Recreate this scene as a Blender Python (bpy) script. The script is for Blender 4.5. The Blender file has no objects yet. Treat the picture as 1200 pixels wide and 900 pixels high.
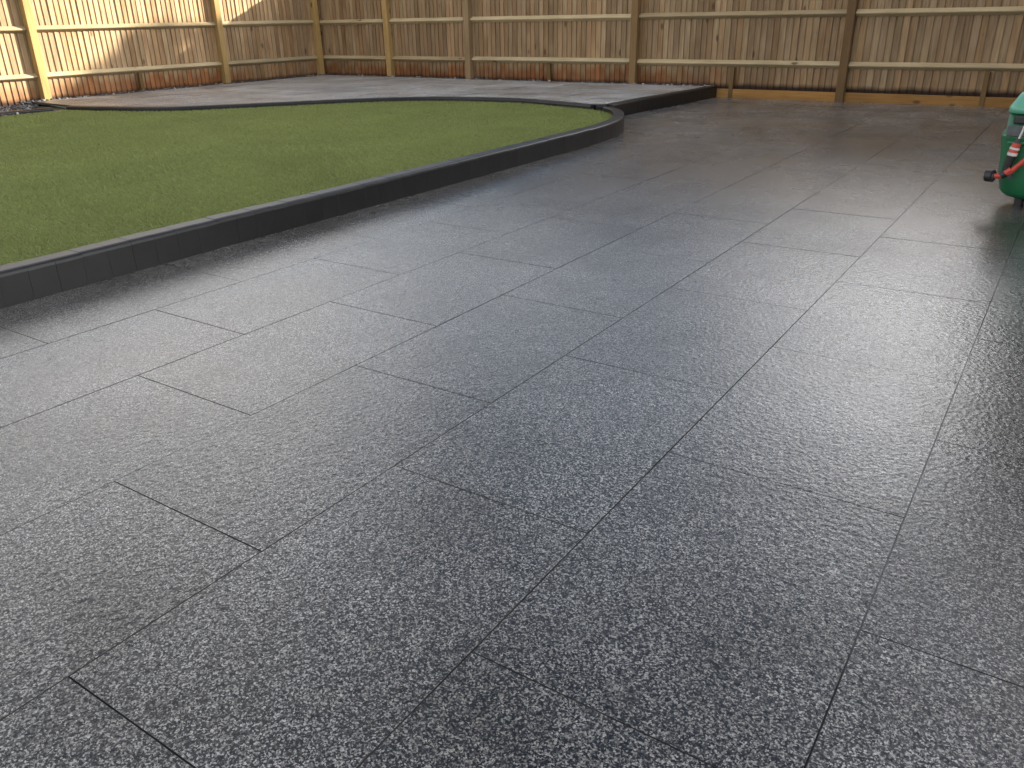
import bpy, bmesh, math, random
import numpy as np
from mathutils import Vector, Matrix, noise as mnoise
R = math.radians
random.seed(7); rng = np.random.default_rng(11)
S = bpy.context.scene
C = S.collection

# ------------------------------------------------------------------ camera
cam = bpy.data.objects.new('camera', bpy.data.cameras.new('camera'))
C.objects.link(cam); S.camera = cam
cam.data.sensor_width = 36; cam.data.sensor_fit = 'HORIZONTAL'
cam.data.lens = 36 * 952.25 / 1200
cam.data.clip_start = .05; cam.data.clip_end = 2000
row = [(0.83197405, 0.55451691, -0.01817051),
       (0.21544348, -0.35307623, -0.91045114),
       (-0.51127613, 0.75355701, -0.41321731)]
cam.matrix_world = Matrix(((row[0][0], -row[1][0], -row[2][0], 0.0),
                           (row[0][1], -row[1][1], -row[2][1], 0.0),
                           (row[0][2], -row[1][2], -row[2][2], 1.1),
                           (0, 0, 0, 1)))

# ------------------------------------------------------------------ light
SUN_E = math.atan(.43 / 1.2037); SUN_AZ = math.atan2(.67, 1.0)   # azimuth clockwise from +Y
S.view_settings.view_transform = 'Standard'; S.view_settings.look = 'None'
S.view_settings.gamma = 1; S.view_settings.exposure = 1.69
W = bpy.data.worlds.new('World'); S.world = W; W.use_nodes = True
nt = W.node_tree; nt.nodes.clear()
def wn(t, **k):
    n = nt.nodes.new(t)
    for a, b in k.items(): setattr(n, a, b)
    return n
out = wn('ShaderNodeOutputWorld'); bg = wn('ShaderNodeBackground'); bg.inputs[1].default_value = .052
sky = wn('ShaderNodeTexSky', sky_type='NISHITA', sun_disc=False, sun_elevation=SUN_E, sun_rotation=SUN_AZ,
         air_density=1.0, dust_density=2.0, ozone_density=1.0)
tc = wn('ShaderNodeTexCoord'); sep = wn('ShaderNodeSeparateXYZ'); nt.links.new(tc.outputs['Generated'], sep.inputs[0])
zz = wn('ShaderNodeMath', operation='MAXIMUM'); nt.links.new(sep.outputs[2], zz.inputs[0]); zz.inputs[1].default_value = 0
za = wn('ShaderNodeMath', operation='ADD'); nt.links.new(zz.outputs[0], za.inputs[0]); za.inputs[1].default_value = .12
dx = wn('ShaderNodeMath', operation='DIVIDE'); nt.links.new(sep.outputs[0], dx.inputs[0]); nt.links.new(za.outputs[0], dx.inputs[1])
dy = wn('ShaderNodeMath', operation='DIVIDE'); nt.links.new(sep.outputs[1], dy.inputs[0]); nt.links.new(za.outputs[0], dy.inputs[1])
cx = wn('ShaderNodeCombineXYZ'); nt.links.new(dx.outputs[0], cx.inputs[0]); nt.links.new(dy.outputs[0], cx.inputs[1])
cx.inputs[2].default_value = 30.14
cn = wn('ShaderNodeTexNoise'); cn.inputs['Scale'].default_value = .8; cn.inputs['Detail'].default_value = 6; cn.inputs['Roughness'].default_value = .55
nt.links.new(cx.outputs[0], cn.inputs['Vector'])
cr = wn('ShaderNodeValToRGB'); cr.color_ramp.elements[0].position = .445; cr.color_ramp.elements[1].position = .565
nt.links.new(cn.outputs[0], cr.inputs[0])
mx = wn('ShaderNodeMix', data_type='RGBA'); nt.links.new(cr.outputs[0], mx.inputs['Factor'])
# clouds: white water droplets, brighter towards the sun as the sky behind them is
sv = wn('ShaderNodeRGBToBW'); nt.links.new(sky.outputs[0], sv.inputs[0])
cl1 = wn('ShaderNodeMath', operation='MULTIPLY_ADD'); nt.links.new(sv.outputs[0], cl1.inputs[0]); cl1.inputs[1].default_value = 4.4; cl1.inputs[2].default_value = 3.3
ccol = wn('ShaderNodeCombineColor')
for i_, k_ in enumerate((1.0, .985, .98)):
    q_ = wn('ShaderNodeMath', operation='MULTIPLY'); nt.links.new(cl1.outputs[0], q_.inputs[0]); q_.inputs[1].default_value = k_; nt.links.new(q_.outputs[0], ccol.inputs[i_])
nt.links.new(sky.outputs[0], mx.inputs['A']); nt.links.new(ccol.outputs[0], mx.inputs['B'])
nt.links.new(mx.outputs['Result'], bg.inputs[0]); nt.links.new(bg.outputs[0], out.inputs[0])
sun = bpy.data.objects.new('sun', bpy.data.lights.new('sun', 'SUN')); C.objects.link(sun)
sun.data.energy = 5.0; sun.data.angle = R(.53); sun.data.color = (1, .92, .77)
sun.rotation_euler = Vector((.67, 1, .43)).to_track_quat('Z', 'Y').to_euler()

# ------------------------------------------------------------------ helpers
def tag(o, label=None, cat=None, group=None, kind=None):
    if label: o['label'] = label
    if cat: o['category'] = cat
    if group: o['group'] = group
    if kind: o['kind'] = kind
    return o
def empty(name, loc=(0, 0, 0)):
    o = bpy.data.objects.new(name, None); C.objects.link(o); o.location = loc; o.empty_display_size = .2
    return o
def link(name, me, parent=None, loc=None):
    """link a mesh as an object; loc is a world place"""
    o = bpy.data.objects.new(name, me); C.objects.link(o)
    if parent is not None:
        o.parent = parent
    if loc is not None:
        base = Vector((0, 0, 0)); p = parent
        while p is not None: base += p.location; p = p.parent
        o.location = Vector(loc) - base
    return o
def mesh(name, v, f, mat=None, smooth=False):
    me = bpy.data.meshes.new(name); me.from_pydata([tuple(p) for p in v], [], f); me.update()
    if mat: me.materials.append(mat)
    if smooth: me.polygons.foreach_set('use_smooth', [True] * len(me.polygons))
    return me
def bm_mesh(name, bm, mat=None, smooth=False):
    bmesh.ops.recalc_face_normals(bm, faces=bm.faces)
    me = bpy.data.meshes.new(name); bm.to_mesh(me); bm.free()
    if mat: me.materials.append(mat)
    if smooth: me.polygons.foreach_set('use_smooth', [True] * len(me.polygons))
    return me
def add_box(bm, x0, x1, y0, y1, z0, z1, bev=0):
    vs = [bm.verts.new(p) for p in ((x0,y0,z0),(x1,y0,z0),(x1,y1,z0),(x0,y1,z0),(x0,y0,z1),(x1,y0,z1),(x1,y1,z1),(x0,y1,z1))]
    fs = [bm.faces.new([vs[i] for i in q]) for q in ((3,2,1,0),(4,5,6,7),(0,1,5,4),(1,2,6,5),(2,3,7,6),(3,0,4,7))]
    if bev:
        bmesh.ops.bevel(bm, geom=list({e for f in fs for e in f.edges}), offset=bev, segments=2, profile=.5, affect='EDGES')
def box(name, x0, x1, y0, y1, z0, z1, mat, bev=0):
    bm = bmesh.new(); add_box(bm, x0, x1, y0, y1, z0, z1, bev); return bm_mesh(name, bm, mat)
def add_tube(bm, p, q, r0, r1=None, n=14):
    r1 = r0 if r1 is None else r1
    p = Vector(p); q = Vector(q); m = (q - p).to_track_quat('Z', 'Y').to_matrix()
    rings = []
    for c, r in ((p, r0), (q, r1)):
        rings.append([bm.verts.new(c + m @ Vector((r * math.cos(2*math.pi*i/n), r * math.sin(2*math.pi*i/n), 0))) for i in range(n)])
    for i in range(n):
        bm.faces.new((rings[0][i], rings[0][(i+1) % n], rings[1][(i+1) % n], rings[1][i]))
    bm.faces.new(rings[0][::-1]); bm.faces.new(rings[1])

class M:
    """small node-material builder"""
    def __init__(s, name):
        s.m = bpy.data.materials.new(name); s.m.use_nodes = True; s.t = s.m.node_tree
        s.b = s.t.nodes['Principled BSDF']
    def n(s, t, ins=None, **k):
        n = s.t.nodes.new(t)
        for a, b in k.items(): setattr(n, a, b)
        for a, b in (ins or {}).items():
            if isinstance(b, bpy.types.NodeSocket): s.t.links.new(b, n.inputs[a])
            else: n.inputs[a].default_value = b
        return n
    def set(s, **k):
        for a, b in k.items():
            a = a.replace('_', ' ')
            if isinstance(b, bpy.types.NodeSocket): s.t.links.new(b, s.b.inputs[a])
            else: s.b.inputs[a].default_value = b
    def math(s, op, a, b=0.0, clamp=False):
        return s.n('ShaderNodeMath', {0: a, 1: b}, operation=op, use_clamp=clamp).outputs[0]
    def ramp(s, f, stops, interp='LINEAR'):
        r = s.n('ShaderNodeValToRGB', {0: f}); e = r.color_ramp; e.interpolation = interp
        while len(e.elements) < len(stops): e.elements.new(.5)
        for q, (p, c) in zip(e.elements, stops):
            q.position = p; q.color = (*c, 1) if len(c) == 3 else c
        return r.outputs[0]
    def mix(s, f, a, b, mode='MIX'):
        n = s.n('ShaderNodeMix', {'Factor': f, 'A': a, 'B': b} if False else None, data_type='RGBA', blend_type=mode)
        for sock, v in ((n.inputs['Factor'], f), (n.inputs[6], a), (n.inputs[7], b)):
            if isinstance(v, bpy.types.NodeSocket): s.t.links.new(v, sock)
            else: sock.default_value = v if not isinstance(v, tuple) or len(v) == 4 else (*v, 1)
        return n.outputs[2]
    def noise(s, vec, scale, detail=3, rough=.55):
        return s.n('ShaderNodeTexNoise', {'Vector': vec, 'Scale': scale, 'Detail': detail, 'Roughness': rough}).outputs[0]
def g3(v): return (v, v, v)

# ------------------------------------------------------------------ materials
def mat_granite(name='wet_granite', coat=1.0, dry=0.0, gain=1.0):
    m = M(name)
    tc = m.n('ShaderNodeTexCoord'); oi = m.n('ShaderNodeObjectInfo')
    off = m.math('MULTIPLY', oi.outputs['Random'], 37.0)
    cv = m.n('ShaderNodeCombineXYZ', {0: off, 1: off, 2: off})
    v = m.n('ShaderNodeVectorMath', {0: tc.outputs['Object'], 1: cv.outputs[0]}, operation='ADD').outputs[0]
    pos = m.n('ShaderNodeNewGeometry').outputs['Position']
    wob = m.n('ShaderNodeTexNoise', {'Vector': v, 'Scale': 260, 'Detail': 2})
    wv = m.n('ShaderNodeVectorMath', {0: wob.outputs['Color'], 1: (.005, .005, .005)}, operation='MULTIPLY').outputs[0]
    vw = m.n('ShaderNodeVectorMath', {0: v, 1: wv}, operation='ADD').outputs[0]
    vo = m.n('ShaderNodeTexVoronoi', {'Vector': vw, 'Scale': 300})
    cell = m.n('ShaderNodeSeparateColor', {0: vo.outputs['Color']})
    vo2 = m.n('ShaderNodeTexVoronoi', {'Vector': vw, 'Scale': 520})
    cell2 = m.n('ShaderNodeSeparateColor', {0: vo2.outputs['Color']})
    n1 = m.noise(v, 420, 2); n0 = m.noise(v, 95, 2)
    f = m.math('ADD', m.math('MULTIPLY', cell.outputs[0], .46), m.math('MULTIPLY', cell2.outputs[0], .20))
    f = m.math('ADD', f, m.math('ADD', m.math('MULTIPLY', n1, .14), m.math('MULTIPLY', n0, .20)))
    col = m.ramp(f, [(.30, g3(.003*gain)), (.43, (.008*gain, .0078*gain, .0077*gain)), (.52, (.040*gain, .0393*gain, .038*gain)), (.63, (.160*gain, .157*gain, .152*gain)), (.80, (.42*gain, .412*gain, .402*gain))])
    tone = m.ramp(oi.outputs['Random'], [(0, g3(.86)), (.5, g3(1)), (1, g3(1.12))])
    col = m.mix(1.0, col, tone, 'MULTIPLY')
    st = m.noise(pos, 1.7, 5, .6)
    stain = m.ramp(st, [(.34, (.66, .63, .58)), (.5, (.95, .94, .92)), (.64, g3(1.12))])
    col = m.mix(1.0, col, stain, 'MULTIPLY')
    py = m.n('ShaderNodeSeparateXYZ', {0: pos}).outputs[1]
    far_lift = m.math('MULTIPLY', m.math('SUBTRACT', m.math('ADD', py, m.math('MULTIPLY', m.math('SUBTRACT', m.noise(pos, .8, 4, .6), .5), 7.0)), 5.6), .22, True)  # shaded far slabs brightened in the colour towards the rear fence, gloss lowered
    col = m.mix(1.0, col, m.mix(far_lift, (1, 1, 1), (1.9, 1.9, 1.9)), 'MULTIPLY')
    coatw = m.math('MULTIPLY', m.math('SUBTRACT', 1.0, m.math('MULTIPLY', far_lift, .55)), coat)
    fine = m.math('ADD', m.math('MULTIPLY', cell.outputs[1], .45), m.math('MULTIPLY', n1, .55))
    l1 = m.n('ShaderNodeTexVoronoi', {'Vector': m.n('ShaderNodeVectorMath', {0: v, 1: m.n('ShaderNodeVectorMath', {0: m.n('ShaderNodeTexNoise', {'Vector': v, 'Scale': 40}).outputs['Color'], 1: (.02, .02, .02)}, operation='MULTIPLY').outputs[0]}, operation='ADD').outputs[0], 'Scale': 62}).outputs['Distance']
    lump = m.math('ADD', m.math('MULTIPLY', l1, .55), m.math('MULTIPLY', m.noise(v, 75, 3, .6), .6))
    b1 = m.n('ShaderNodeBump', {'Height': fine, 'Strength': .55, 'Distance': .0017})
    b2 = m.n('ShaderNodeBump', {'Height': lump, 'Strength': .6, 'Distance': .0027, 'Normal': b1.outputs[0]})
    wet = m.ramp(m.noise(pos, .9, 5, .6), [(.36, g3(.17 + dry)), (.5, g3(.27 + dry)), (.66, g3(.42 + dry))])
    film = m.n('ShaderNodeBump', {'Height': m.math('ADD', lump, m.math('MULTIPLY', fine, .26)), 'Strength': .7, 'Distance': .0024})
    m.set(Base_Color=col, Roughness=wet, Normal=b2.outputs[0], Specular_IOR_Level=.2, Coat_Weight=coatw, Coat_Roughness=m.math('ADD', m.math('MULTIPLY', far_lift, .14), .13 + dry), Coat_IOR=1.48, Coat_Normal=film.outputs[0])
    return m.m
def mat_mortar():
    m = M('joint_mortar'); pos = m.n('ShaderNodeNewGeometry').outputs['Position']
    a = m.noise(pos, 2.3, 4, .6); b = m.noise(pos, 160, 2)
    c = m.ramp(a, [(.40, (.018, .017, .015)), (.50, (.045, .043, .040)), (.60, (.085, .083, .079))])
    c = m.mix(1.0, c, m.ramp(b, [(.3, g3(.6)), (.7, g3(1.2))]), 'MULTIPLY')
    m.set(Base_Color=c, Roughness=.45, Coat_Weight=.3, Coat_Roughness=.3, Normal=m.n('ShaderNodeBump', {'Height': b, 'Strength': .4, 'Distance': .001}).outputs[0])
    return m.m
def mat_kerb():
    m = M('charcoal_concrete'); tc = m.n('ShaderNodeTexCoord'); oi = m.n('ShaderNodeObjectInfo')
    off = m.math('MULTIPLY', oi.outputs['Random'], 23.0)
    v = m.n('ShaderNodeVectorMath', {0: tc.outputs['Object'], 1: m.n('ShaderNodeCombineXYZ', {0: off, 1: off, 2: off}).outputs[0]}, operation='ADD').outputs[0]
    n1 = m.noise(v, 190, 3); n2 = m.noise(v, 11, 4)
    c = m.ramp(n2, [(.3, (.008, .008, .0085)), (.7, (.013, .013, .014))])
    c = m.mix(1.0, c, m.ramp(n1, [(.3, g3(.75)), (.7, g3(1.25))]), 'MULTIPLY')
    c = m.mix(1.0, c, m.ramp(oi.outputs['Random'], [(0, g3(.92)), (1, g3(1.08))]), 'MULTIPLY')
    m.set(Base_Color=c, Roughness=.4, Specular_IOR_Level=.4, Normal=m.n('ShaderNodeBump', {'Height': n1, 'Strength': .4, 'Distance': .001}).outputs[0])
    return m.m
def mat_wood(name, ramp, stain=True, axis=2):
    m = M(name); tc = m.n('ShaderNodeTexCoord'); oi = m.n('ShaderNodeObjectInfo')
    rnd = oi.outputs['Random']; off = m.math('MULTIPLY', rnd, 91.0)
    v = m.n('ShaderNodeVectorMath', {0: tc.outputs['Object'], 1: m.n('ShaderNodeCombineXYZ', {0: off, 1: off, 2: off}).outputs[0]}, operation='ADD').outputs[0]
    sc = [22.0, 22.0, 22.0]; sc[axis] = 1.1
    vg = m.n('ShaderNodeVectorMath', {0: v, 1: tuple(sc)}, operation='MULTIPLY').outputs[0]
    gr = m.noise(vg, 2.4, 5, .65)
    sc2 = [1.0, 1.0, 1.0]; sc2[axis] = .45
    vk = m.n('ShaderNodeVectorMath', {0: v, 1: tuple(sc2)}, operation='MULTIPLY').outputs[0]
    big = m.noise(vk, 4.0, 3)
    f = m.math('ADD', m.math('MULTIPLY', gr, .55), m.math('MULTIPLY', big, .45))
    c = m.ramp(f, ramp)
    tone = m.ramp(rnd, [(0, (.76, .71, .66)), (.25, (.90, .87, .82)), (.5, (1, .99, .97)), (.75, (1.08, 1.04, .98)), (1, (1.18, 1.18, 1.14))])
    c = m.mix(1.0, c, tone, 'MULTIPLY')
    kn = m.n('ShaderNodeTexVoronoi', {'Vector': vk, 'Scale': 4.2})
    kf = m.ramp(kn.outputs['Distance'], [(.06, g3(1)), (.11, g3(0))])
    c = m.mix(m.math('MULTIPLY', kf, .8), c, (.075, .035, .018))
    if stain:
        pos = m.n('ShaderNodeNewGeometry').outputs['Position']
        z = m.n('ShaderNodeSeparateXYZ', {0: pos}).outputs[2]
        pn = m.noise(m.n('ShaderNodeVectorMath', {0: pos, 1: (1, 1, .2)}, operation='MULTIPLY').outputs[0], 3.0, 4)
        edge = m.math('ADD', m.math('ADD', .12, m.math('MULTIPLY', pn, .36)), m.math('MULTIPLY', rnd, .16))
        d = m.math('SUBTRACT', edge, z)
        sf = m.math('MULTIPLY', m.math('MULTIPLY', d, 9.0, True), m.ramp(m.noise(pos, .55, 2), [(.35, g3(.35)), (.6, g3(.95))]))
        px = m.math('MULTIPLY', m.math('ADD', m.n('ShaderNodeSeparateXYZ', {0: pos}).outputs[0], m.math('ADD', 2.2, m.math('MULTIPLY', pn, 2.0))), -.45, True)
        sf = m.math('MULTIPLY', sf, m.math('ADD', .12, m.math('MULTIPLY', px, .88)))
        c = m.mix(sf, c, m.mix(1.0, c, (.68, .41, .27), 'MULTIPLY'))
        d2 = m.math('SUBTRACT', m.math('ADD', .165, m.math('MULTIPLY', pn, .07)), z)
        c = m.mix(m.math('MULTIPLY', d2, 18.0, True), c, (.035, .019, .012))
    c = m.mix(1.0, c, oi.outputs['Color'], 'MULTIPLY')
    m.set(Base_Color=c, Roughness=.78, Specular_IOR_Level=.25, Normal=m.n('ShaderNodeBump', {'Height': gr, 'Strength': .35, 'Distance': .003}).outputs[0])
    return m.m
def mat_plain(name, col, rough=.5, metal=0, var=.25, scale=30, bump=.1):
    m = M(name); tc = m.n('ShaderNodeTexCoord').outputs['Object']; n = m.noise(tc, scale, 4)
    c = m.mix(1.0, (*col, 1), m.ramp(n, [(.3, g3(1 - var)), (.7, g3(1 + var))]), 'MULTIPLY')
    m.set(Base_Color=c, Roughness=rough, Metallic=metal, Normal=m.n('ShaderNodeBump', {'Height': n, 'Strength': bump, 'Distance': .002}).outputs[0])
    return m.m
def mat_grass(name, a, b, c_):
    m = M(name); g = m.n('ShaderNodeNewGeometry'); r = g.outputs['Random Per Island']
    c = m.ramp(r, [(0, a), (.5, b), (.85, c_), (1, (.24, .22, .10))])
    n = m.noise(g.outputs['Position'], 1.3, 4)
    c = m.mix(1.0, c, m.ramp(n, [(.3, g3(.92)), (.7, g3(1.08))]), 'MULTIPLY')
    m.set(Base_Color=c, Roughness=.5, Specular_IOR_Level=.35)
    tr = m.n('ShaderNodeBsdfTranslucent', {'Color': c}); mi = m.n('ShaderNodeMixShader', {0: .5, 1: m.b.outputs[0], 2: tr.outputs[0]})
    m.t.links.new(mi.outputs[0], m.t.nodes['Material Output'].inputs[0])
    return m.m
def mat_pebble():
    m = M('pebble_stone'); r = m.n('ShaderNodeNewGeometry').outputs['Random Per Island']
    c = m.ramp(r, [(0, (.018, .02, .026)), (.55, (.04, .043, .052)), (.80, (.09, .09, .097)), (.94, (.28, .27, .25)), (1, (.5, .48, .45))])
    m.set(Base_Color=c, Roughness=.55)
    return m.m
def mat_brick_wall(name='brick_wall', k=1.0):
    m = M(name); tc = m.n('ShaderNodeTexCoord').outputs['Object']
    sp = m.n('ShaderNodeSeparateXYZ', {0: tc}); u = m.math('ADD', sp.outputs[0], sp.outputs[1])
    v = m.n('ShaderNodeCombineXYZ', {0: u, 1: sp.outputs[2]}).outputs[0]
    b = m.n('ShaderNodeTexBrick', {'Vector': v, 'Color1': (.30*k, .13*k, .08*k, 1), 'Color2': (.22*k, .09*k, .06*k, 1), 'Mortar': (.35*k, .33*k, .3*k, 1), 'Scale': 1, 'Mortar Size': .008, 'Brick Width': .225, 'Row Height': .075})
    m.set(Base_Color=b.outputs[0], Roughness=.85); return m.m

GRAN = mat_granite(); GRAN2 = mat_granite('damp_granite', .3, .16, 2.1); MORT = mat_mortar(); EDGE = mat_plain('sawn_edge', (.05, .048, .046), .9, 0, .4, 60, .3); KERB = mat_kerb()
BOARD = mat_wood('featheredge_timber', [(.3, (.18, .115, .065)), (.5, (.33, .23, .135)), (.7, (.47, .35, .22))])
RAIL = mat_wood('rail_timber', [(.3, (.27, .215, .125)), (.5, (.40, .33, .21)), (.7, (.50, .42, .28))], False, 0)
RAILY = mat_wood('rail_timber_side', [(.3, (.27, .215, .125)), (.5, (.40, .33, .21)), (.7, (.50, .42, .28))], False, 1)
POST = mat_wood('post_timber', [(.3, (.22, .145, .06)), (.5, (.33, .225, .095)), (.7, (.42, .29, .13))], False, 2)
GBRD = mat_wood('gravel_board_timber', [(.3, (.17, .085, .025)), (.5, (.27, .145, .045)), (.7, (.36, .20, .07))], False, 0)

# ------------------------------------------------------------------ polygons
def clip_rect(poly, x0, x1, y0, y1):
    def cut(P, ins, isect):
        o = []
        for i in range(len(P)):
            a, b = P[i - 1], P[i]
            ia, ib = ins(a), ins(b)
            if ib:
                if not ia: o.append(isect(a, b))
                o.append(b)
            elif ia: o.append(isect(a, b))
        return o
    def ix(v): return lambda a, b: (v, a[1] + (b[1]-a[1]) * (v-a[0]) / (b[0]-a[0]))
    def iy(v): return lambda a, b: (a[0] + (b[0]-a[0]) * (v-a[1]) / (b[1]-a[1]), v)
    P = cut(poly, lambda p: p[0] >= x0, ix(x0)) if poly else []
    P = cut(P, lambda p: p[0] <= x1, ix(x1)) if P else []
    P = cut(P, lambda p: p[1] >= y0, iy(y0)) if P else []
    P = cut(P, lambda p: p[1] <= y1, iy(y1)) if P else []
    q = []
    for p in P:
        if not q or math.hypot(p[0]-q[-1][0], p[1]-q[-1][1]) > .002: q.append(p)
    if len(q) > 2 and math.hypot(q[0][0]-q[-1][0], q[0][1]-q[-1][1]) < .002: q.pop()
    return q if len(q) > 2 else []
def area(P): return .5 * sum(P[i-1][0]*P[i][1] - P[i][0]*P[i-1][1] for i in range(len(P)))
def inpoly(P, X, Y):
    r = np.zeros(X.shape, bool); n = len(P)
    for i in range(n):
        (x0, y0), (x1, y1) = P[i-1], P[i]
        if y0 == y1: continue
        r ^= ((y0 > Y) != (y1 > Y)) & (X < (x1-x0) * (Y-y0) / (y1-y0) + x0)
    return r
def spline(pts, step=.1):
    o = []; P = [Vector(p) for p in pts]; P = [2*P[0]-P[1]] + P + [2*P[-1]-P[-2]]
    for i in range(1, len(P)-2):
        for k in range(24):
            t = k / 24; a, b, c, d = P[i-1:i+3]
            o.append(.5 * ((2*b) + (c-a)*t + (2*a-5*b+4*c-d)*t*t + (3*b-a-3*c+d)*t**3))
    o.append(P[-2]); r = [o[0]]; acc = 0; out = [tuple(o[0])]
    for a, b in zip(o, o[1:]):
        L = (b-a).length; pos = 0
        while acc + (L-pos) >= step:
            pos += step - acc; acc = 0; out.append(tuple(a + (b-a) * (pos/L)))
        acc += L - pos
    return out
def offset(pl, d):
    o = []
    for i, p in enumerate(pl):
        a = Vector(pl[max(i-1, 0)]); b = Vector(pl[min(i+1, len(pl)-1)]); t = (b-a).normalized()
        o.append((p[0] - t.y*d, p[1] + t.x*d))
    return o
KERB_LINE = spline([(-3.655, -1.2), (-3.655, 2), (-3.655, 4), (-3.66, 5.5), (-3.665, 6.6), (-3.70, 7.2), (-3.80, 7.65), (-3.95, 8.0), (-4.16, 8.35), (-4.45, 8.62)], .1245)
TERR_LINE = spline([(-10.75, 5.88), (-10.1, 6.05), (-9.3, 6.37), (-8.62, 7.12), (-7.97, 7.95), (-7.47, 8.41), (-6.87, 8.73), (-5.95, 8.88), (-5.35, 8.78), (-5.05, 8.70), (-4.58, 8.56)], .1245)
RISE_LINE = spline([(-4.47, 8.62), (-4.44, 9.6), (-4.36, 10.6), (-4.31, 11.63)], .1245)
GAP_L, GAP_R = -11.86, 11.49                      # the pebble margin starts here along the two fences
terr_in = offset(TERR_LINE, .098) + offset(RISE_LINE, .098)[1:]
TERR = [(-10.80, 5.99)] + [p for p in terr_in if True] + [(-4.40, GAP_R), (GAP_L, GAP_R), (GAP_L, 6.05)]
LAWN = [p for p in offset(KERB_LINE, .112)] + [p for p in TERR_LINE[::-1]] + [(-10.78, 5.5), (-10.75, 4.9), (-10.7, -1.2)]

# ------------------------------------------------------------------ setting: ground, paving
gm = mat_plain('rough_grass', (.06, .075, .03), .9, 0, .4, 3, .6)
tag(link('ground', mesh('ground', [(-600, -600, -.06), (600, -600, -.06), (600, 600, -.06), (-600, 600, -.06)], [(0, 1, 2, 3)], gm)), kind='structure')

def bed_mesh():
    """jointing bed: mostly brushed up nearly flush with the slabs, washed out here and there"""
    xs = np.arange(-4.9, 5.41, .06); ys = np.arange(-2.5, 11.67, .06)
    V = []
    for a in xs:
        for b in ys:
            n = mnoise.noise(Vector((a*2.1, b*1.3, 9))) + .5*mnoise.noise(Vector((a*7, b*5, 3)))
            V.append((a, b, -.0022 - .0065*max(0, min(1, (n - .12)*2.2))))
    ny = len(ys)
    F = [(i*ny+k, (i+1)*ny+k, (i+1)*ny+k+1, i*ny+k+1) for i in range(len(xs)-1) for k in range(ny-1)]
    return mesh('mortar_bed', V, F, MORT, True)
paving = link('patio_paving', bed_mesh())
tag(paving, kind='structure')
XL = [-4.83, -4.24, -3.65, -3.066, -2.497, -1.914, -1.336, -.744, -.142] + [-.142 + .60*k for k in range(1, 10)]
J = .0019
variants = {}
def slab_mesh(w, l):
    k = (round(w, 3), round(l, 3))
    if k not in variants:
        bm = bmesh.new(); add_box(bm, -w/2, w/2, -l/2, l/2, -.03, 0)
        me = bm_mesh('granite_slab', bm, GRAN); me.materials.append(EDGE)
        for p in me.polygons:
            if p.normal.z < .9: p.material_index = 1        # sawn edges smeared with jointing
        variants[k] = me
    return variants[k]
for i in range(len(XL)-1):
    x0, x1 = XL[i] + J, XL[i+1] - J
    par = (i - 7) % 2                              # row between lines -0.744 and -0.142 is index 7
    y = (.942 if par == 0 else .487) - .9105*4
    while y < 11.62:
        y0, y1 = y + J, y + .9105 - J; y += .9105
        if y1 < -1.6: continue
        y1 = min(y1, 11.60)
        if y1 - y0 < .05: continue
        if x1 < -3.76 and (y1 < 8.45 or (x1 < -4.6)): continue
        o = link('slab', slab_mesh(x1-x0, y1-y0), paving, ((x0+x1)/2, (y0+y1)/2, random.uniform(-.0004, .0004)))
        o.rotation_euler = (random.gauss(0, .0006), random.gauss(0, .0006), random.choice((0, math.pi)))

terr = link('raised_terrace', mesh('terrace_bed', [(p[0], p[1], .1445) for p in TERR], [list(range(len(TERR)))], MORT))
tag(terr, kind='structure')
y = 5.2; r = 0
while y < GAP_R:
    x = -12.3 + (.455 if r % 2 else 0)
    while x < -4.2:
        P = clip_rect(TERR, x + .0028, x + .9072, y + .0028, y + .5972)
        if P and abs(area(P)) > .004:
            if area(P) < 0: P = P[::-1]
            cx_ = sum(p[0] for p in P)/len(P); cy_ = sum(p[1] for p in P)/len(P)
            n = len(P)
            v = [(p[0]-cx_, p[1]-cy_, 0) for p in P] + [(p[0]-cx_, p[1]-cy_, -.025) for p in P]
            f = [list(range(n))] + [(i, n+i, n+(i+1) % n, (i+1) % n) for i in range(n)]
            tm = mesh('terrace_slab', v, f, GRAN2); tm.materials.append(EDGE)
            for p in tm.polygons: p.material_index = 0 if p.normal.z > .9 else 1
            o = link('slab', tm, terr, (cx_, cy_, .15 + random.uniform(-.0008, .0008)))
            o.rotation_euler = (random.gauss(0, .0012), random.gauss(0, .0012), 0)
        x += .91
    y += .60; r += 1

# ------------------------------------------------------------------ kerb blocks
def kerb_block(L=.1243, D=.112, H=.19):
    """bullnosed block: front face at y=0 going back to +D, top at z=0, along x"""
    prof = [(0, -H), (0, -.022), (.0035, -.010), (.011, -.003), (.022, 0), (D-.006, 0), (D, -.006), (D, -H)]
    e = .0009; v = []; n = len(prof)
    for x, s in ((-L/2, e), (-L/2+e, 0), (L/2-e, 0), (L/2, e)):
        for (a, b) in prof:
            aa = a + (s if a < .02 else (-s if a > D-.01 else 0)); bb = b - (s if b > -.03 else 0)
            v.append((x, aa, bb))
    f = []
    for k in range(3):
        for i in range(n-1):
            f.append((k*n+i, (k+1)*n+i, (k+1)*n+i+1, k*n+i+1))
    f.append(list(range(n))); f.append([3*n+i for i in range(n)][::-1])
    me = mesh('kerb_block', v, f, KERB)
    bm = bmesh.new(); bm.from_mesh(me); bmesh.ops.recalc_face_normals(bm, faces=bm.faces); bm.to_mesh(me); bm.free()
    return me
KB = kerb_block()
def kerb_run(name, line, top, flip=False):
    root = empty(name, (*line[len(line)//2], 0))
    for a, b in zip(line, line[1:]):
        a = Vector(a); b = Vector(b); d = b - a
        o = link('kerb_block', KB, root, ((a.x+b.x)/2 + random.gauss(0, .0005), (a.y+b.y)/2, top + random.gauss(0, .0008)))
        o.rotation_euler = (random.gauss(0, .003), 0, math.atan2(d.y, d.x) + random.gauss(0, .003))
    return root
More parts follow.
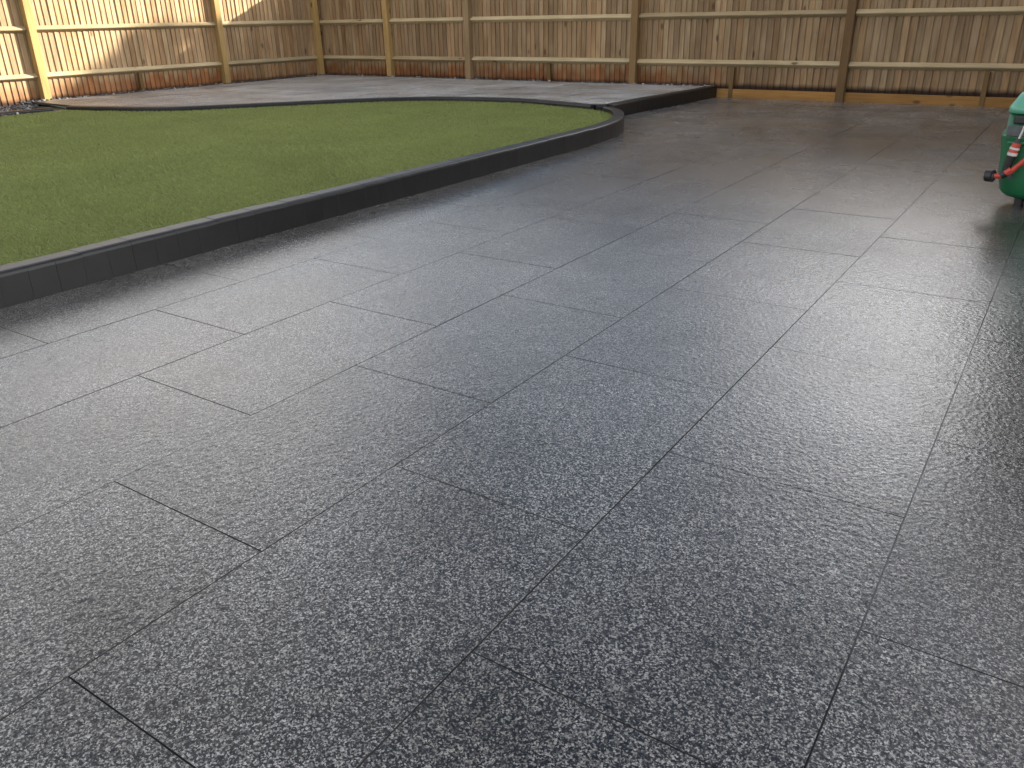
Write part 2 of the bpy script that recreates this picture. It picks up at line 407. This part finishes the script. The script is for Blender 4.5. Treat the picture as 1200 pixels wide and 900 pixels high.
tag(kerb_run('lawn_kerb', KERB_LINE, .150), 'low charcoal block kerb along the right side of the lawn, rounding its far corner', 'kerb')
tag(kerb_run('terrace_edging', TERR_LINE + RISE_LINE[1:], .152), 'dark block edging round the raised terrace, curving behind the lawn to the rear fence', 'kerb')

EDGE_LINE = spline([(-10.80, -1.2), (-10.80, 2), (-10.80, 4.4), (-10.79, 5.2), (-10.76, 5.78)], .1245)
tag(kerb_run('lawn_edging', offset(EDGE_LINE, .11), .138), 'dark block edging at the far left between the lawn and the pebbles', 'edging')
# ------------------------------------------------------------------ fences
def board_var(k):
    rr = random.Random(k); w = .100 + rr.uniform(-.003, .003); h = 1.85
    t0, t1 = .02, .005; b = rr.uniform(-.004, .004)
    v = [(-w/2, -t0*.2, 0), (w/2, .012, 0), (w/2, .012+t1, 0), (-w/2, t0, 0),
         (-w/2+b, -t0*.2, h), (w/2+b, .012, h), (w/2+b, .012+t1, h), (-w/2+b, t0, h)]
    if k >= 8: v = [(-p[0], p[1], p[2]) for p in v]
    me = mesh('fence_board', v, [(3,2,1,0), (4,5,6,7), (0,1,5,4), (1,2,6,5), (2,3,7,6), (3,0,4,7)], BOARD)
    bm = bmesh.new(); bm.from_mesh(me); bmesh.ops.recalc_face_normals(bm, faces=bm.faces); bm.to_mesh(me); bm.free()
    return me
BV = [board_var(k) for k in range(16)]
def arris(L, mat, rot):
    """triangular rail: flat back at depth 0, ridge .055 in front; length along x (rot turns it along y)"""
    s = .043; v = []
    for x in (-L/2, L/2):
        v += [(x, 0, -s), (x, -.052, -.010), (x, -.056, 0), (x, -.050, .010), (x, 0, s)]
    f = [(0, 1, 6, 5), (1, 2, 7, 6), (2, 3, 8, 7), (3, 4, 9, 8), (4, 0, 5, 9), (4, 3, 2, 1, 0), (5, 6, 7, 8, 9)]
    if rot: v = [(-p[1], p[0], p[2]) for p in v]
    return mesh('arris_rail', v, f, mat)
def fence(name, label, along, start, end, posts, stakes, tints, kick):
    """along 'x': wall at Y=11.655 facing -y.  along 'y': wall at X=-12.055 facing +x."""
    side = along == 'y'
    P = (lambda s, d, z: (-12.055 + d, s, z)) if side else (lambda s, d, z: (s, 11.655 - d, z))
    root = empty(name, P((start+end)/2, 0, 0)); tag(root, label, 'fence')
    s = start; k = 0
    while s < end:
        o = link('board', BV[random.randrange(8) + (0 if side else 8)], root, P(s, 0, .1 + random.uniform(-.006, .006)))
        o.rotation_euler = (random.gauss(0, .002), random.gauss(0, .0025), (math.pi/2 if side else 0) + random.gauss(0, .012))
        tone = (1.0 if side else .80) + .16*mnoise.noise(Vector((s*1.3, 5 if side else 0, 0)))  # same timber on both fences; shade put into the rear boards' colour
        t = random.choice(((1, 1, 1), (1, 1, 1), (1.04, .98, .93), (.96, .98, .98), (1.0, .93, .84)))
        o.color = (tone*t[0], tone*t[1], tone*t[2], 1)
        s += .0835 + random.uniform(-.004, .004)
    ps = [start-.06] + sorted(posts) + [end]
    for a, b in zip(ps, ps[1:]):
        L = b - a - .10
        if L < .2: continue
        for z in (.445, 1.045, 1.645):
            o = link('rail', arris(L, RAILY if side else RAIL, side), root, P((a+b)/2, .003, z + random.uniform(-.006, .006)))
            if side: o.rotation_euler = (random.gauss(0, .0015), 0, 0)
            else: o.rotation_euler = (0, random.gauss(0, .0015), 0)
            t = random.uniform(.85, 1.05); o.color = (t, t*.985, t*.96, 1)
    for p, t in zip(posts, tints):
        bm = bmesh.new()
        add_box(bm, -.052, .052, -.052, .052, 0, 1.98, .006)
        zb = .10 if side or p < -4.4 else -.05
        o = link('post', bm_mesh('fence_post', bm, POST), root, P(p, .048, zb))
        o.rotation_euler = (random.gauss(0, .003), random.gauss(0, .003), random.gauss(0, .02)); o.color = (*t, 1)
    for p in stakes:
        bm = bmesh.new(); add_box(bm, -.028, .028, -.02, .02, 0, .40 if not (side or p < -4.4) else .285, .003)
        zb = .12 if side or p < -4.4 else -.01
        o = link('stake', bm_mesh('fence_stake', bm, POST), root, P(p, .036, zb))
        o.rotation_euler = (0, random.gauss(0, .01), math.pi/2 if side else 0); o.color = (.42, .38, .36, 1)
    if kick:
        ks = [-4.36] + [p for p in sorted(posts + stakes) if p > -4.4] + [end]
        for a, b in zip(ks, ks[1:]):
            bm = bmesh.new(); add_box(bm, -(b-a)/2+.012, (b-a)/2-.012, -.011, .011, -.024, .105, .004)
            o = link('gravel_board', bm_mesh('gravel_board', bm, GBRD), root, P((a+b)/2, .034, .008))
            o.rotation_euler = (0, random.gauss(0, .002), 0); t = random.uniform(.85, 1.15); o.color = (t, t, t, 1)
    return root
brown = (.50, .46, .50); grey = (.72, .74, .95); yel = (1.0, .98, .92)
fence('rear_fence', 'brown closeboard timber fence across the back behind the terrace and paving', 'x', -12.05, 5.3,
      [-10.33, -8.60, -5.61, -2.65, .33, 3.3], [-7.06, -4.12, -1.02, 1.8], [yel, grey, brown, brown, brown, brown], True)
fence('side_fence', 'closeboard timber fence on the left with sunlit upper boards', 'y', -1.2, 11.66,
      [.2, 3.25, 6.32, 9.38, 11.54], [1.7, 4.8, 7.82], [yel]*5, False)

# ------------------------------------------------------------------ pebbles
def pebbles():
    bm = bmesh.new(); bmesh.ops.create_icosphere(bm, subdivisions=1, radius=1)
    bv = np.array([v.co[:] for v in bm.verts]); bf = np.array([[v.index for v in f.verts] for f in bm.faces]); bm.free()
    spots = []
    for _ in range(2600): spots.append((random.uniform(-12.0, -10.86), random.uniform(2.5, 6.1), .095))
    for _ in range(650): spots.append((random.uniform(-12.02, -11.85), random.uniform(5.9, 11.55), .135))
    for _ in range(900): spots.append((random.uniform(-12.0, -4.35), random.uniform(11.48, 11.62), .135))
    V = []; F = []
    for i, (x, y_, z) in enumerate(spots):
        if z < .1 and z > .05 and x > -10.9 - max(0, (y_-5.3))*1.1 + .05: continue
        s = random.uniform(.010, .024) * (.6 if z == 0 else 1)
        sc = np.array([s*random.uniform(.9, 1.5), s*random.uniform(.8, 1.3), s*random.uniform(.6, .9)])
        p = bv * sc * (1 + rng.uniform(-.14, .14, (len(bv), 1)))
        a = random.uniform(0, 6.28); c, s_ = math.cos(a), math.sin(a)
        p = np.stack([p[:, 0]*c - p[:, 1]*s_, p[:, 0]*s_ + p[:, 1]*c, p[:, 2]], 1) + [x, y_, z + random.uniform(0, .018)]
        F.append(bf + len(V)*len(bv)); V.append(p)
    V = np.concatenate(V); F = np.concatenate(F)
    return mesh('pebbles', V.tolist(), F.tolist(), mat_pebble(), True)
tag(link('gravel', pebbles()), 'grey and white pebble margin between the paving and the foot of the fences', 'gravel', kind='stuff')
soil = mat_plain('dark_soil', (.045, .038, .03), .9, 0, .4, 25, .6)
def slabsheet(name, pts, z): return mesh(name, [(p[0], p[1], z) for p in pts], [list(range(len(pts)))], soil)
sb = link('soil', slabsheet('soil', [(-12.06, -1.2), (-10.60, -1.2), (-10.65, 5.85), (-10.75, 5.98), (-11.8, 6.2), (-11.8, 11.46), (-4.38, 11.46), (-4.38, 11.66), (-12.06, 11.66)], .098)); tag(sb, kind='structure')

# ------------------------------------------------------------------ lawn
LB = mat_plain('turf_backing', (.08, .095, .028), .9, 0, .3, 40, .5)
lawn = link('lawn', mesh('turf_backing', [(p[0], p[1], .096) for p in LAWN], [list(range(len(LAWN)))], LB)); tag(lawn, kind='structure')
def turf():
    N = 1500000
    X = rng.uniform(-10.8, -3.7, N); Y = rng.uniform(-.6, 8.95, N)
    D = np.hypot(X, Y)
    vis = (X > -2.6*Y - .5) & (Y > .6)
    keep = rng.random(N) < np.where(vis, np.clip((4.6/D)**1.3, .12, 1), .04)
    X, Y, D = X[keep], Y[keep], D[keep]
    k = inpoly(LAWN, X, Y); X, Y, D = X[k], Y[k], D[k]; n = len(X)
    lean = np.array([mnoise.noise((x*.9, y_*1.6, 0)) for x, y_ in zip(X, Y)]) if n < 10 else None
    gx, gy = np.arange(-11, -3.4, .06), np.arange(-.8, 9.2, .06)
    G = np.array([[mnoise.noise((a*1.1, b*2.4, 2)) + .6*mnoise.noise((a*3.5, b*6.5, 7)) for b in gy] for a in gx])
    g = G[((X+11)/.06).astype(int), ((Y+.8)/.06).astype(int)]
    h = rng.uniform(.014, .026, n) * (1 + .16*g); w = .0024 * np.clip(D/4.2, .9, 2.6) * rng.uniform(.7, 1.3, n)
    ang = rng.uniform(0, 2*np.pi, n); wx, wy = np.cos(ang)*w, np.sin(ang)*w
    lx = rng.normal(0, .018, n) + .012*g; ly = rng.normal(0, .018, n) - .010 + .014*g
    z0 = np.full(n, .095)
    V = np.empty((n, 3, 3), np.float32)
    V[:, 0] = np.stack([X-wx, Y-wy, z0], 1); V[:, 1] = np.stack([X+wx, Y+wy, z0], 1)
    V[:, 2] = np.stack([X+lx, Y+ly, z0+h], 1)
    me = bpy.data.meshes.new('turf_blades'); me.vertices.add(3*n); me.vertices.foreach_set('co', V.ravel())
    me.loops.add(3*n); me.loops.foreach_set('vertex_index', np.arange(3*n, dtype=np.int32))
    me.polygons.add(n); me.polygons.foreach_set('loop_start', np.arange(0, 3*n, 3, dtype=np.int32))
    me.polygons.foreach_set('loop_total', np.full(n, 3, np.int32)); me.update(calc_edges=True); me.validate()
    me.materials.append(mat_grass('turf', (.215, .260, .080), (.29, .34, .115), (.345, .39, .15)))
    print('blades', n); return me
tag(link('artificial_grass', turf()), 'short green artificial grass inside the dark kerb', 'grass', kind='stuff')

# ------------------------------------------------------------------ green machine at the right edge
GREEN = mat_plain('green_plastic', (.012, .115, .045), .38, 0, .12, 9, .05)
PALE = mat_plain('pale_green_plastic', (.10, .33, .22), .35, 0, .10, 9, .05)
BLACK = mat_plain('black_plastic', (.012, .012, .013), .45)
DGREY = mat_plain('grey_plastic', (.075, .08, .08), .5)
RED = mat_plain('red_plastic', (.42, .045, .025), .4, 0, .15)
STEEL = mat_plain('steel', (.45, .45, .44), .35, .9, .1)
WHITE = mat_plain('white_plastic', (.5, .47, .44), .45)
def loft(name, rings, mat, n=28, smooth=True):
    """rings: (z, half x, half y, squareness)"""
    bm = bmesh.new(); rs = []
    for z, a, b, p in rings:
        ring = []
        for i in range(n):
            t = 2*math.pi*(i+.5)/n; c, s = math.cos(t), math.sin(t)
            ring.append(bm.verts.new((a*math.copysign(abs(c)**p, c), b*math.copysign(abs(s)**p, s), z)))
        rs.append(ring)
    for q, w in zip(rs, rs[1:]):
        for i in range(n): bm.faces.new((q[i], q[(i+1) % n], w[(i+1) % n], w[i]))
    bm.faces.new(rs[0][::-1]); bm.faces.new(rs[-1])
    return bm_mesh(name, bm, mat, smooth)
BX, BY = -.05, 5.83
mach = empty('garden_machine', (BX, BY, 0))
tag(mach, 'green plastic garden machine with pale green lid, cut off by the right edge', 'garden machine')
link('body', loft('body', [(.045, .19, .12, .6), (.062, .235, .17, .55), (.09, .265, .20, .5), (.17, .288, .218, .45), (.30, .302, .224, .42), (.405, .315, .228, .40), (.412, .318, .230, .40), (.418, .300, .214, .40), (.53, .298, .212, .40)], GREEN), mach, (BX, BY, 0))
lid = link('lid', loft('lid', [(.535, .296, .208, .42), (.537, .308, .226, .42), (.566, .306, .226, .42), (.575, .300, .220, .42), (.632, .268, .175, .48), (.648, .235, .14, .55), (.653, .12, .07, .6)], PALE), mach, (BX, BY, 0))
bm = bmesh.new(); add_box(bm, -.285, .285, -.006, .006, .0, .062, .005)
link('control_panel', bm_mesh('control_panel', bm, DGREY), mach, (BX, BY-.222, .414))
bm = bmesh.new(); add_box(bm, -.262, .262, -.006, .006, 0, .046, .008)
link('handle_recess', bm_mesh('handle_recess', bm, BLACK), mach, (BX, BY-.222, .483))
bm = bmesh.new(); add_box(bm, -.27, .0, -.006, .006, 0, .016, .006)
link('trim_strip', bm_mesh('trim_strip', bm, GREEN), mach, (BX, BY-.231, .372))
for sx in (-1, 1):
    for sy in (-1, 1):
        bm = bmesh.new(); add_tube(bm, (0, 0, 0), (0, 0, .056), .022, .026)
        link('foot', bm_mesh('foot', bm, BLACK), mach, (BX+sx*.15, BY+sy*.09, .0))
# lance lying across the front of the machine
FY = BY - .262
lance = empty('spray_lance', (-.30, FY, .22))
tag(lance, 'black and red lance with a thin steel rod clipped across the green machine', 'lance')
def tube_part(name, p, q, r0, r1, mat, parent=lance, n=14):
    bm = bmesh.new(); c = Vector(p); add_tube(bm, (0, 0, 0), Vector(q)-c, r0, r1, n)
    return link(name, bm_mesh(name, bm, mat, False), parent, p)
kn = tube_part('knob', (-.384, FY+.004, .192), (-.349, FY-.012, .195), .034, .034, BLACK, n=20)
tube_part('hub', (-.349, FY-.0122, .195), (-.3465, FY-.0135, .195), .016, .014, DGREY, kn)
tube_part('connector', (-.346, FY-.008, .195), (-.312, FY-.004, .199), .014, .018, RED)
tube_part('elbow', (-.312, FY-.004, .199), (-.284, FY-.004, .222), .022, .022, BLACK)
tube_part('grip', (-.297, FY-.002, .215), (-.280, FY-.006, .316), .018, .025, BLACK)
tube_part('collar', (-.280, FY-.006, .316), (-.278, FY-.006, .333), .027, .027, WHITE)
fr = tube_part('ferrule', (-.278, FY-.006, .333), (-.268, FY-.006, .385), .026, .022, RED)
tube_part('band', (-.275, FY-.006, .350), (-.273, FY-.006, .361), .0268, .0262, WHITE, fr)
tube_part('nose', (-.268, FY-.006, .385), (-.263, FY-.006, .410), .017, .010, BLACK)
tube_part('rod', (-.263, FY-.006, .410), (-.236, FY-.006, .545), .0065, .0065, STEEL)
tube_part('trigger', (-.290, FY-.012, .216), (-.266, FY-.014, .240), .020, .019, RED)
tube_part('lever', (-.280, FY-.014, .212), (-.150, FY-.014, .370), .015, .013, RED)
tube_part('pivot', (-.265, FY-.032, .201), (-.265, FY-.004, .201), .014, .014, BLACK)

# ------------------------------------------------------------------ beyond the fence: what shades the garden
BRICK = mat_brick_wall(); TILE = mat_plain('roof_tile', (.085, .05, .042), .8, 0, .3, 6, .5)
FRAME = mat_plain('white_upvc', (.75, .75, .73), .4); GLASS = mat_plain('window_glass', (.02, .025, .03), .08)
hx0, hx1, hy0, hy1, he, hr = 5.4, 27.0, 25.0, 33.6, 9.0, 13.2
ho = empty('brick_house', ((hx0+hx1)/2, (hy0+hy1)/2, 0))
tag(ho, 'tall brick terrace house with tiled roof beyond the rear fence', 'house')
my = (hy0+hy1)/2
wv = []
for x in (hx0, hx1): wv += [(x, hy0, -.1), (x, hy1, -.1), (x, hy1, he), (x, my, hr-.12), (x, hy0, he)]
c0 = Vector(((hx0+hx1)/2, my, 0))
link('wall', mesh('house_wall', [Vector(p)-c0 for p in wv], [(4, 3, 2, 1, 0), (5, 6, 7, 8, 9), (0, 5, 9, 4), (1, 2, 7, 6)], BRICK), ho, c0)
rv = []
for x in (hx0-.12, hx1+.12):
    rv += [(x, hy0-.35, he-.24), (x, my, hr), (x, hy1+.35, he-.24), (x, hy1+.35, he-.10), (x, my, hr+.14), (x, hy0-.35, he-.10)]
link('roof', mesh('house_roof', [Vector(p)-c0 for p in rv], [(0, 6, 7, 1), (1, 7, 8, 2), (2, 8, 9, 3), (3, 9, 10, 4), (4, 10, 11, 5), (5, 11, 6, 0), (0, 1, 4, 5), (1, 2, 3, 4), (6, 11, 10, 7), (7, 10, 9, 8)], TILE), ho, c0)
FR = box('window_frame', -.6, .6, -.05, .02, 0, 1.2, FRAME); PN = box('window_pane', -.53, .53, -.012, 0, .07, 1.13, GLASS)
for fl in (.9, 3.6, 6.3):
    for k in range(8):
        x = hx0 + 1.6 + 3.0*k
        w_ = link('window', FR, ho, (x, hy0-.02, fl)); link('pane', PN, w_, (x, hy0-.072, fl))
# the low brick garage just right of the machine: the wet slabs mirror its dark corner
gx0, gx1, gy0, gy1, gh = -.155, 3.2, 6.2, 10.4, 2.5
ga = empty('garage', ((gx0+gx1)/2, (gy0+gy1)/2, 0))
tag(ga, 'low flat roofed brick garage standing at the right behind the green machine', 'garage')
gc = Vector(((gx0+gx1)/2, (gy0+gy1)/2, 0)); hw, hd = (gx1-gx0)/2, (gy1-gy0)/2
bm = bmesh.new()
for q in ((-hw, hw, -hd, -hd+.11), (-hw, hw, hd-.11, hd), (-hw, -hw+.11, -hd+.11, hd-.11), (hw-.11, hw, -hd+.11, hd-.11)): add_box(bm, *q, -.03, gh)
link('wall', bm_mesh('garage_wall', bm, mat_brick_wall('dark_brick', .38)), ga, gc)
bm = bmesh.new(); add_box(bm, -hw-.02, hw+.02, -hd-.02, hd+.02, gh+.002, gh+.16, .01)
link('roof', bm_mesh('garage_roof', bm, DGREY), ga, gc)
bm = bmesh.new(); add_box(bm, -.46, .46, -.03, .03, 0, 2.02, .006)
dr_ = link('door', bm_mesh('garage_door', bm, DGREY), ga, (1.6, gy0-.012, .01))
bm = bmesh.new(); add_tube(bm, (0, 0, 0), (0, -.05, 0), .02); add_tube(bm, (0, -.045, 0), (.11, -.045, 0), .011)
link('handle', bm_mesh('door_handle', bm, STEEL), dr_, (1.22, gy0-.042, 1.02))
# a bushy tree beside it
def tree(x, y_, h, rx, z0):
    root = empty('garden_tree', (x, y_, 0)); tag(root, 'dense rounded garden tree beyond the rear fence', 'tree')
    bark = mat_plain('bark', (.07, .05, .035), .9, 0, .3, 20, .6)
    bm = bmesh.new(); add_tube(bm, (0, 0, -.1), (0.05, 0, h*.45), .16, .09)
    for k in range(7):
        a = k*2.4; zz_ = h*(.22 + .07*k); add_tube(bm, (0.03, 0, zz_), (math.cos(a)*rx*.7, math.sin(a)*rx*.7, zz_+h*.16), .05, .015, 8)
    add_tube(bm, (.05, 0, h*.44), (0, .05, h*.9), .09, .02)
    link('trunk', bm_mesh('trunk', bm, bark), root, (x, y_, 0))
    n = 60000; V = []; 
    clumps = [(random.gauss(0, .42)*rx, random.gauss(0, .42)*rx, z0 + (h-z0)*random.random()**.8, random.uniform(.35, .6)) for _ in range(130)]
    idx = rng.integers(0, len(clumps), n); cl = np.array(clumps)[idx]
    d = rng.normal(0, 1, (n, 3)); d /= np.linalg.norm(d, axis=1, keepdims=True)
    p = cl[:, :3] + d * (cl[:, 3:4] * rng.random((n, 1))**.4)
    rr = np.hypot(p[:, 0], p[:, 1]); tt = np.clip((p[:, 2]-z0)/(h-z0), 0, 1)
    lim = rx * np.clip(1.02 - np.abs(2*tt-.95)**7*.75, .1, 1); p = p[(rr < lim) & (p[:, 2] < h)]; n = len(p)
    u = rng.normal(0, 1, (n, 3)); u /= np.linalg.norm(u, axis=1, keepdims=True)
    w = np.cross(u, rng.normal(0, 1, (n, 3))); w /= np.linalg.norm(w, axis=1, keepdims=True)
    s = rng.uniform(.05, .09, (n, 1))
    Q = np.stack([p-u*s, p+w*s*.5, p+u*s, p-w*s*.5], 1).reshape(-1, 3)
    F = np.arange(4*n).reshape(-1, 4)
    link('crown', mesh('crown', Q.tolist(), F.tolist(), mat_grass('leaves', (.03, .05, .015), (.045, .07, .02), (.07, .095, .03))), root, (x, y_, 0))
tree(-.42, 25.4, 8.55, 1.3, .8)
